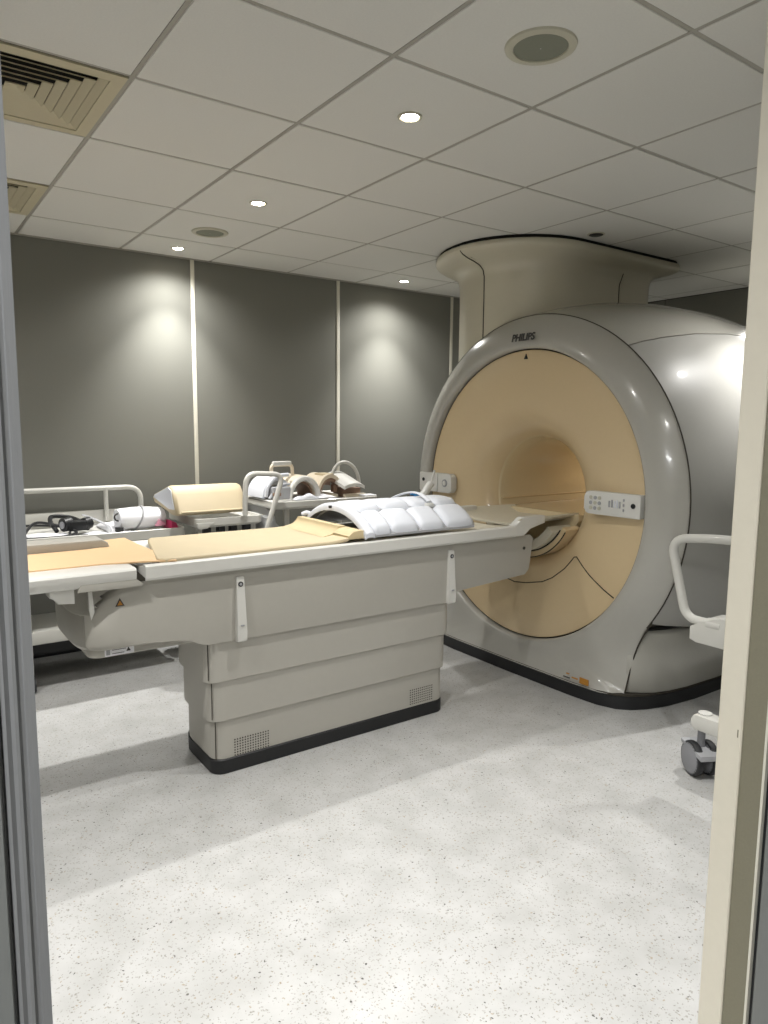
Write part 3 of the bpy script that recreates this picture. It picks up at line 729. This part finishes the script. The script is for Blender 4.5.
# ================================================================== TROLLEYS AT THE BACK
def castor(parent, x, y, r=.045):
    a = obj('castor', disc((x-.026, y, r), r, .020, 'x', 20), M_RUBBER, parent)
    obj('castor_hub', disc((x-.027, y, r), r*.68, .022, 'x', 16), M_WHEEL, a)
    b = obj('castor', disc((x+.006, y, r), r, .020, 'x', 20), M_RUBBER, parent)
    obj('castor_hub', disc((x+.005, y, r), r*.68, .022, 'x', 16), M_WHEEL, b)
    obj('castor_fork', box(x-.012, x+.012, y-.02, y+.02, r, r*2+.03, .004), M_WHEEL, parent)
ta = thing('equipment_trolley', 'white trolley with tubular rear rail against the back wall at left', 'trolley', (.9, 4.45, 0), 'trolleys by the back wall')
def tray(parent, x0, x1, y0, y1, z, rim=.03, m=M_TROLLEY, r=.04):
    s = lambda d, zz: [(x, y, zz) for x, y in plan(x0+d, x1-d, y0+d, y1-d, r, 5)]
    return obj('tray', loft([s(.012, z-.035), s(0, z-.022), s(0, z+rim), s(.006, z+rim+.004), s(.014, z+rim), s(.018, z+.004), s(.03, z)]), m, parent, ang=40)
tray(ta, .10, 1.485, 4.15, 4.76, .842, .026)
obj('rear_wall', box(.12, 1.465, 4.735, 4.752, .86, .938, .004), M_TROLLEY, ta)
rl = round_path([(.12, 4.72, .88), (.12, 4.72, 1.078), (1.385, 4.72, 1.078), (1.385, 4.72, .88)], .09, 8)
obj('rail', tube(rl, .016, 12), M_TROLLEY, ta)
obj('rail_post', tube([(1.165, 4.72, .87), (1.165, 4.72, 1.07)], .014, 10), M_TROLLEY, ta)
obj('lower_beam', box(.12, 1.465, 4.20, 4.26, .270, .345, .008), M_TROLLEY, ta)
obj('lower_shelf', box(.14, 1.45, 4.26, 4.70, .30, .32, .004), M_TROLLEY, ta)
for x, yy in ((.15, (4.22, 4.70)), (.60, (4.22, 4.70))):
    for y in yy:
        obj('leg', box(x-.02, x+.02, y-.02, y+.02, .10, .82, .004), M_TROLLEY, ta); castor(ta, x, y, .04)
obj('drawer_case', box(.20, 1.2, 4.45, 4.68, .135, .262, .006), M_BLACK, ta)

# wedge trolley (middle) and cream wedge cushion
tm = thing('instrument_trolley', 'low white trolley under the cream wedge cushion', 'trolley', (1.72, 4.3, 0), 'trolleys by the back wall')
tray(tm, 1.51, 1.95, 4.06, 4.58, .905, .018)
tg = obj('tray_bracket', prism([(1.515, .90), (1.62, .90), (1.58, .868), (1.53, .862), (1.515, .875)], 4.05, 4.10, 'y', .003), M_TROLLEY, tm)
for x in (1.70, 1.90):
    for y in (4.12, 4.52): obj('leg', box(x-.016, x+.016, y-.016, y+.016, .09, .88, .004), M_TROLLEY, tm); castor(tm, x, y, .04)
obj('lower_shelf', box(1.53, 1.93, 4.1, 4.55, .25, .27, .004), M_TROLLEY, tm)
for x in (1.60, 1.69, 1.77, 1.86):
    obj('clamp', box(x-.022, x+.022, 4.10, 4.15, .79, .868, .006), M_RUBBER, tm)
wd = thing('wedge_cushion', 'cream wedge-shaped cushion resting on the middle trolley', 'cushion', (1.6, 4.3, .95))
def wedge_sec(x, k=1.0, cx=0):
    tri_ = [(4.10, .958), (4.075, .972), (4.135, 1.085), (4.175, 1.128), (4.22, 1.135), (4.50, 1.060), (4.535, 1.035), (4.50, 1.008), (4.15, .955)]
    my, mz = 4.27, 1.04
    return [(x, my+(y-my)*k, mz-.012+(z-mz)*k*.97) for y, z in tri_]
obj('foam', loft([wedge_sec(1.402, .93), wedge_sec(1.408, .97), wedge_sec(1.425, 1), wedge_sec(1.80, 1), wedge_sec(1.842, .97), wedge_sec(1.852, .88)]), M_PAD, wd, ang=70)
obj('end_panel', prism([(y+0, z) for y, z in [(4.115, .985), (4.165, 1.098), (4.215, 1.112), (4.47, 1.045), (4.49, 1.028), (4.20, .98)]], 1.396, 1.404, 'x', .002), M_COILW, wd)
obj('base_piping', tube([(1.43, 4.078, .968), (1.83, 4.078, .968)], .007, 8), M_PAD, wd)

# coil trolley (right) with loop handle
tc = thing('coil_trolley', 'pale grey trolley with tall loop handle carrying head coils', 'trolley', (2.45, 4.3, 0), 'trolleys by the back wall')
tray(tc, 2.02, 2.84, 4.04, 4.58, .985, .012, M_TROLLEY, .07)
hd = round_path([(1.79, 3.98, .94), (1.79, 3.98, 1.02), (1.80, 3.98, 1.195), (2.05, 3.98, 1.182), (1.925, 3.98, .82), (1.985, 4.06, .76)], .07, 6)
obj('loop_handle', tube(hd, .016, 12), M_TROLLEY, tc)
for x in (2.14, 2.78):
    for y in (4.12, 4.50): obj('leg', box(x-.017, x+.017, y-.017, y+.017, .09, .955, .004), M_TROLLEY, tc); castor(tc, x, y, .04)
obj('lower_shelf', box(2.06, 2.80, 4.08, 4.54, .42, .445, .004), M_TROLLEY, tc)
obj('side_panel', prism([(4.06, .50), (4.56, .50), (4.56, .95), (4.20, .95), (4.10, .90), (4.06, .78)], 2.035, 2.05, 'x', .003), M_GREYC, tc)
o = obj('draped_cover', loft([[(1.96, 4.05, .905), (2.01, 4.03, .885), (2.10, 4.02, .78), (2.12, 4.02, .55), (1.96, 4.05, .55)], [(1.96, 4.42, .925), (2.01, 4.42, .905), (2.10, 4.42, .80), (2.12, 4.42, .55), (1.96, 4.42, .55)]]), M_GREYC, tc, ang=60)
# items stored on the lower shelf of the coil trolley
o = tag(obj('storage_bin', box(2.28, 2.46, 4.12, 4.40, .4451, .72, .03), M_CREAMPL, None, loc=(2.37, 4.26, .446)), 'rounded tan bin on the lower shelf of the coil trolley', 'bin')

# ---- left head coil: arched shell with carry handle
hc = thing('head_coil', 'white arched head coil with top carry handle, left on the coil trolley', 'head coil', (2.2, 4.3, 1.0))
def hoop(xc, zc, r0, r1, y0, y1, a0=0, a1=180, n=18, kx=1, m=None):
    sec = []
    for k in range(n+1):
        a = math.radians(a0+(a1-a0)*k/n); c, s = math.cos(a), math.sin(a)
        sec.append([(xc+kx*r0*c, y0, zc+r0*s), (xc+kx*r1*c, y0, zc+r1*s), (xc+kx*r1*c, y1, zc+r1*s), (xc+kx*r0*c, y1, zc+r0*s)])
    return loft(sec)
obj('arch', hoop(2.295, 1.0, .115, .155, 4.16, 4.42, 0, 180, 20, .80), M_CREAMPL, hc, ang=40)
obj('arch_rim', tube([(2.295+.8*.135*math.cos(math.radians(a)), 4.157, 1.0+.135*math.sin(math.radians(a))) for a in range(0, 181, 9)], .019, 10), M_WHITE, hc)
obj('arch_lining', hoop(2.295, 1.0, .100, .114, 4.20, 4.40, 0, 180, 20, .80), M_BROWN, hc, ang=40)
obj('rear_dome', hoop(2.12, 1.0, .12, .145, 4.20, 4.44, 30, 175, 16, .75), M_COILW, hc, ang=40)
obj('coil_bar', tube(smooth_path([(2.03, 4.19, 1.02), (2.05, 4.19, 1.09), (2.11, 4.19, 1.15), (2.2, 4.2, 1.16)]), .013, 8), M_COILW, hc)
obj('coil_bar', tube(smooth_path([(2.045, 4.17, 1.01), (2.09, 4.17, 1.07), (2.14, 4.17, 1.10), (2.2, 4.18, 1.10)]), .009, 8), M_COILW, hc)
obj('base_box', box(2.06, 2.19, 4.14, 4.30, 1.0, 1.085, .010), M_COILG, hc)
obj('base_slot', box(2.055, 2.115, 4.133, 4.145, 1.028, 1.05, .004), M_BROWN, hc)
obj('base_plate', box(2.02, 2.41, 4.13, 4.44, .9851, 1.003, .006), M_WHITE, hc)
hh = round_path([(2.12, 4.28, 1.13), (2.115, 4.28, 1.222), (2.27, 4.28, 1.222), (2.275, 4.28, 1.13)], .03, 5)
obj('carry_handle', tube(hh, .012, 10), M_CREAMPL, hc)
obj('handle_grip', box(2.125, 2.262, 4.262, 4.298, 1.216, 1.246, .010), M_WHITE, hc)
# papers / cloths on the coil trolley
def crumple(name, x0, x1, y0, y1, z, h, m, label, cat, seed):
    rnd = random.Random(seed); ph = [rnd.uniform(0, 6) for _ in range(4)]
    def fn(u, v):
        e = math.sin(PI*min(1, max(0, u)))**.6*math.sin(PI*v)**.6
        return (x0+(x1-x0)*u, y0+(y1-y0)*v, z+.004+h*e*(.65+.2*math.sin(u*9+ph[0])+.15*math.sin(v*11+ph[1]+u*5)))
    return tag(obj(name, sheet(fn, 14, 10, (0, 0, .003)), m, None, loc=((x0+x1)/2, (y0+y1)/2, z), ang=70), label, cat)
crumple('folded_cloth', 2.19, 2.36, 4.07, 4.128, 1.001, .042, M_COILW, 'small crumpled white cloth in front of the arched head coil', 'cloth', 3)
crumple('paper_sheet', 2.37, 2.50, 4.07, 4.20, 1.004, .02, M_PAPER, 'flat crumpled white paper between the two head coils', 'paper', 5)
# ---- cream shell coil
nc = thing('neck_coil', 'cream shell-shaped neck coil in the middle of the coil trolley', 'neck coil', (2.5, 4.35, 1.0))
obj('shell', hoop(2.540, 1.0, .125, .15, 4.22, 4.46, 35, 180, 18, .72), M_CREAMPL, nc, ang=40)
obj('shell_lining', hoop(2.540, 1.0, .105, .124, 4.225, 4.45, 35, 180, 18, .72), M_BROWN, nc, ang=40)
obj('top_insert', box(2.50, 2.59, 4.26, 4.38, 1.135, 1.152, .006), M_PAD, nc)
obj('base', box(2.435, 2.60, 4.215, 4.46, .9851, 1.012, .006), M_CREAMPL, nc)
# ---- flexible knee coil with hoop handle and curved white plate
kc = thing('knee_coil', 'white coil with curved plate and round hoop handle, right on the coil trolley', 'knee coil', (2.7, 4.3, 1.0))
obj('base_block', box(2.64, 2.785, 4.21, 4.36, .9851, 1.050, .01), M_BROWN, kc)
obj('base_tray', box(2.625, 2.800, 4.17, 4.20, .9851, 1.012, .005), M_CREAMPL, kc)
def plate(u, v):
    a = (u-.5)*1.5; x = 2.665+.115*math.sin(a)*1.05+.035*(1-v); return (x-.02, 4.13+.20*v, 1.045+.075*v+.055*math.cos(a*1.15)-.012)
obj('curved_plate', sheet(plate, 14, 8, (0, 0, .022)), M_WHITE, kc, ang=50)
hk = [(2.595+.115*(1-math.cos(math.radians(a))), 4.30+.02*math.sin(math.radians(a)), 1.085+.140*math.sin(math.radians(a))) for a in range(-25, 196, 10)]
obj('hoop_handle', tube(hk, .0125, 10), M_TROLLEY, kc)
obj('latch', box(2.585, 2.612, 4.25, 4.30, 1.02, 1.075, .004), M_BROWN, kc)
o = tag(obj('paper_pad', box(2.73, 2.825, 4.07, 4.155, .998, 1.008, .002), M_PAPER, None, loc=(2.78, 4.1, 1.0)), 'small white pad lying at the right corner of the coil trolley', 'pad')

# ---- things on the left trolley
hs = thing('headset', 'black cabled headset lying on the left trolley', 'headset', (.93, 4.45, .87))
Zt = .856
obj('band', tube(smooth_path([(0.810, 4.42, Zt+.01), (0.795, 4.52, Zt+.06), (0.830, 4.60, Zt+.075), (0.930, 4.60, Zt+.06), (0.980, 4.50, Zt+.03), (0.980, 4.42, Zt+.012)]), .013, 8), M_JET, hs)
obj('ear_cup', tube([(0.840, 4.40, Zt+.045), (0.885, 4.42, Zt+.05)], .040, 18), M_JET, hs)
obj('ear_cup', tube([(0.960, 4.42, Zt+.04), (0.995, 4.44, Zt+.045)], .036, 18), M_JET, hs)
obj('microphone_block', box(.865, .975, 4.37, 4.45, Zt+.008, Zt+.066, .012), M_JET, hs)
obj('ear_pad', tube([(0.833, 4.395, Zt+.045), (0.838, 4.397, Zt+.045)], .022, 14), M_WHEEL, hs)
ck = smooth_path([(.62, 4.32, Zt+.01), (.70, 4.45, Zt+.06), (.80, 4.45, Zt+.045), (.90, 4.35, Zt+.012), (.84, 4.27, Zt), (.70, 4.25, Zt), (.55, 4.3, Zt)], 8)
o = tag(obj('black_cable', tube(ck, .008, 8), M_JET, None, loc=(.7, 4.35, Zt)), 'loop of thick black cable on the left trolley beside the jamb', 'cable')
ck = smooth_path([(.50, 4.55, Zt), (.66, 4.58, Zt+.03), (.80, 4.60, Zt+.02), (.90, 4.52, Zt+.01), (.86, 4.30, Zt+.004), (.94, 4.24, Zt)], 8)
o = tag(obj('black_cable', tube(ck, .007, 8), M_JET, None, loc=(.7, 4.5, Zt)), 'thin black cable curling behind the headset on the left trolley', 'cable')
gc = smooth_path([(1.0, 4.62, Zt+.07), (1.05, 4.5, Zt+.05), (1.09, 4.38, Zt+.02), (1.06, 4.26, Zt)], 6)
o = tag(obj('grey_strap', tube(gc, .011, 8, flat=.4), M_COILG, None, loc=(1.06, 4.4, Zt)), 'grey flat strap running diagonally over the headset', 'strap')
crumple('paper_sheet', .56, .86, 4.22, 4.46, .846, .018, M_PAPER, 'white sheet under the black cables on the left trolley', 'paper', 11)
crumple('plastic_bag', .90, 1.07, 4.21, 4.33, .846, .022, M_COILW, 'crinkled clear white bag in front of the headset', 'bag', 12)
crumple('paper_sheet', 1.08, 1.19, 4.30, 4.66, .848, .05, M_PAPER, 'tilted white card with black clip beside the headset', 'card', 14)
cl_ = thing('black_clip', 'small black clip on the white card beside the rolled cloth', 'clip', (1.12, 4.3, .87))
obj('clip_body', box(1.10, 1.145, 4.25, 4.285, .856, .885, .006), M_RUBBER, cl_)
obj('clip_ring', tube([(1.135+.022*math.cos(a*PI/8), 4.33, .935+.022*math.sin(a*PI/8)) for a in range(16)], .005, 6, closed=True), M_INK, cl_)
ro = thing('rolled_cloth', 'bundle of rolled white wrap with pink print and grey band on the left trolley', 'rolled cloth', (1.28, 4.4, .86))
def rollsec(x, k): return [(x-.03, 4.36+.085*k*math.cos(a*PI/10)*1.1, .918+.062*k*math.sin(a*PI/10)+.006*k*math.sin(a*3+x*9)) for a in range(20)]
obj('roll', loft([rollsec(1.165, .95), rollsec(1.175, 1), rollsec(1.25, 1.03), rollsec(1.33, 1.0), rollsec(1.425, .92), rollsec(1.435, .88)]), M_PAPER, ro, ang=60)
obj('band', tube([(1.25+.03*math.sin(a*PI/12), 4.36+.101*math.cos(a*PI/12), .918+.071*math.sin(a*PI/12)) for a in range(24)], .005, 6, closed=True), M_COILG, ro)
obj('pink_print', prism([(1.33, .875), (1.395, .875), (1.395, .89), (1.355, .915)], 4.262, 4.272, 'y'), mat('pink_print', '#d79ab0', .6), ro, smooth=False)
o = tag(obj('magenta_box', prism([(1.41, .849), (1.455, .849), (1.452, .866), (1.44, .895), (1.41, .91)], 4.20, 4.40, 'y', .003), M_RED, None, loc=(1.5, 4.3, .85)), 'magenta packet poking out beside the rolled cloth', 'packet')
o = tag(obj('white_sheet', prism([(1.395, .849), (1.44, .849), (1.455, .868), (1.42, .965), (1.40, .965), (1.43, .87)], 4.42, 4.425, 'y'), M_PAPER, None, loc=(1.5, 4.42, .85)), 'white folded paper edge behind the magenta packet', 'paper')

# ================================================================== TROLLEY AT RIGHT EDGE
tr = thing('dock_trolley', 'pale grey trolley with tube handle and castors, half hidden behind right door edge', 'trolley', (2.95, 1.2, 0))
hr = round_path([(2.76, 1.545, .690), (2.76, 1.660, .690), (2.765, 1.755, 1.020), (2.80, 1.56, 1.040), (2.85, 1.18, 1.040)], .075, 7)
obj('handle', tube(hr, .019, 14), M_TROLLEY, tr)
obj('handle_socket', tube([(2.76, 1.50, .690), (2.76, 1.56, .690)], .024, 12), M_TROLLEY, tr)
obj('top_arm', prism([(1.63, .610), (1.63, .665), (1.61, .675), (1.585, .690), (1.54, .720), (1.50, .724), (.80, .724), (.80, .600), (1.60, .600)], 2.74, 2.84, 'x', .008), M_TROLLEY, tr)
obj('column', box(3.0, 3.12, .95, 1.15, .22, .70, .015), M_TROLLEY, tr)
obj('top_frame', box(2.84, 3.35, .85, 1.15, .62, .70, .01), M_TROLLEY, tr)
obj('foot_beam', prism(plan(1.0, 1.625, .205, .275, .03, 4), 2.78, 2.86, 'x', .012), M_TROLLEY, tr)
obj('foot_cap', disc((2.82, 1.580, .275), .028, .006, 'z', 16), M_WHITE, tr)
obj('cross_beam', box(2.86, 3.30, 1.0, 1.09, .20, .27, .012), M_TROLLEY, tr)
for (wx, wy) in ((2.82, 1.590), (2.82, 1.05), (3.25, 1.05)):
    r_ = .075; n_before = set(bpy.data.objects)
    for dx in (-.052, .018):
        a = obj('wheel', lathe([(0, .02), (0, r_-.012), (.004, r_-.003), (.012, r_), (.024, r_), (.032, r_-.003), (.036, r_-.012), (.036, .02)], (wx+dx, wy, r_), 'x', 28), M_RUBBER, tr)
        obj('hub', lathe([(-.002, .001), (-.002, .056), (.001, .066), (.036, .066), (.038, .056), (.038, .001)], (wx+dx, wy, r_), 'x', 24), M_WHEEL, a)
    obj('brake_pedal', prism([(wy+.070, .118), (wy+.072, .136), (wy-.09, .122), (wy-.09, .100)], wx-.052, wx+.050, 'x', .004), M_COILG, tr)
    obj('castor_stem', box(wx-.012, wx+.012, wy-.014, wy+.014, .10, .215, .004), M_WHEEL, tr)
    T_ = Matrix.Translation((wx-ORG[tr.name].x, wy-ORG[tr.name].y, 0))
    for o_ in set(bpy.data.objects)-n_before: o_.data.transform(T_ @ Matrix.Rotation(math.radians(-29), 4, 'Z') @ T_.inverted())
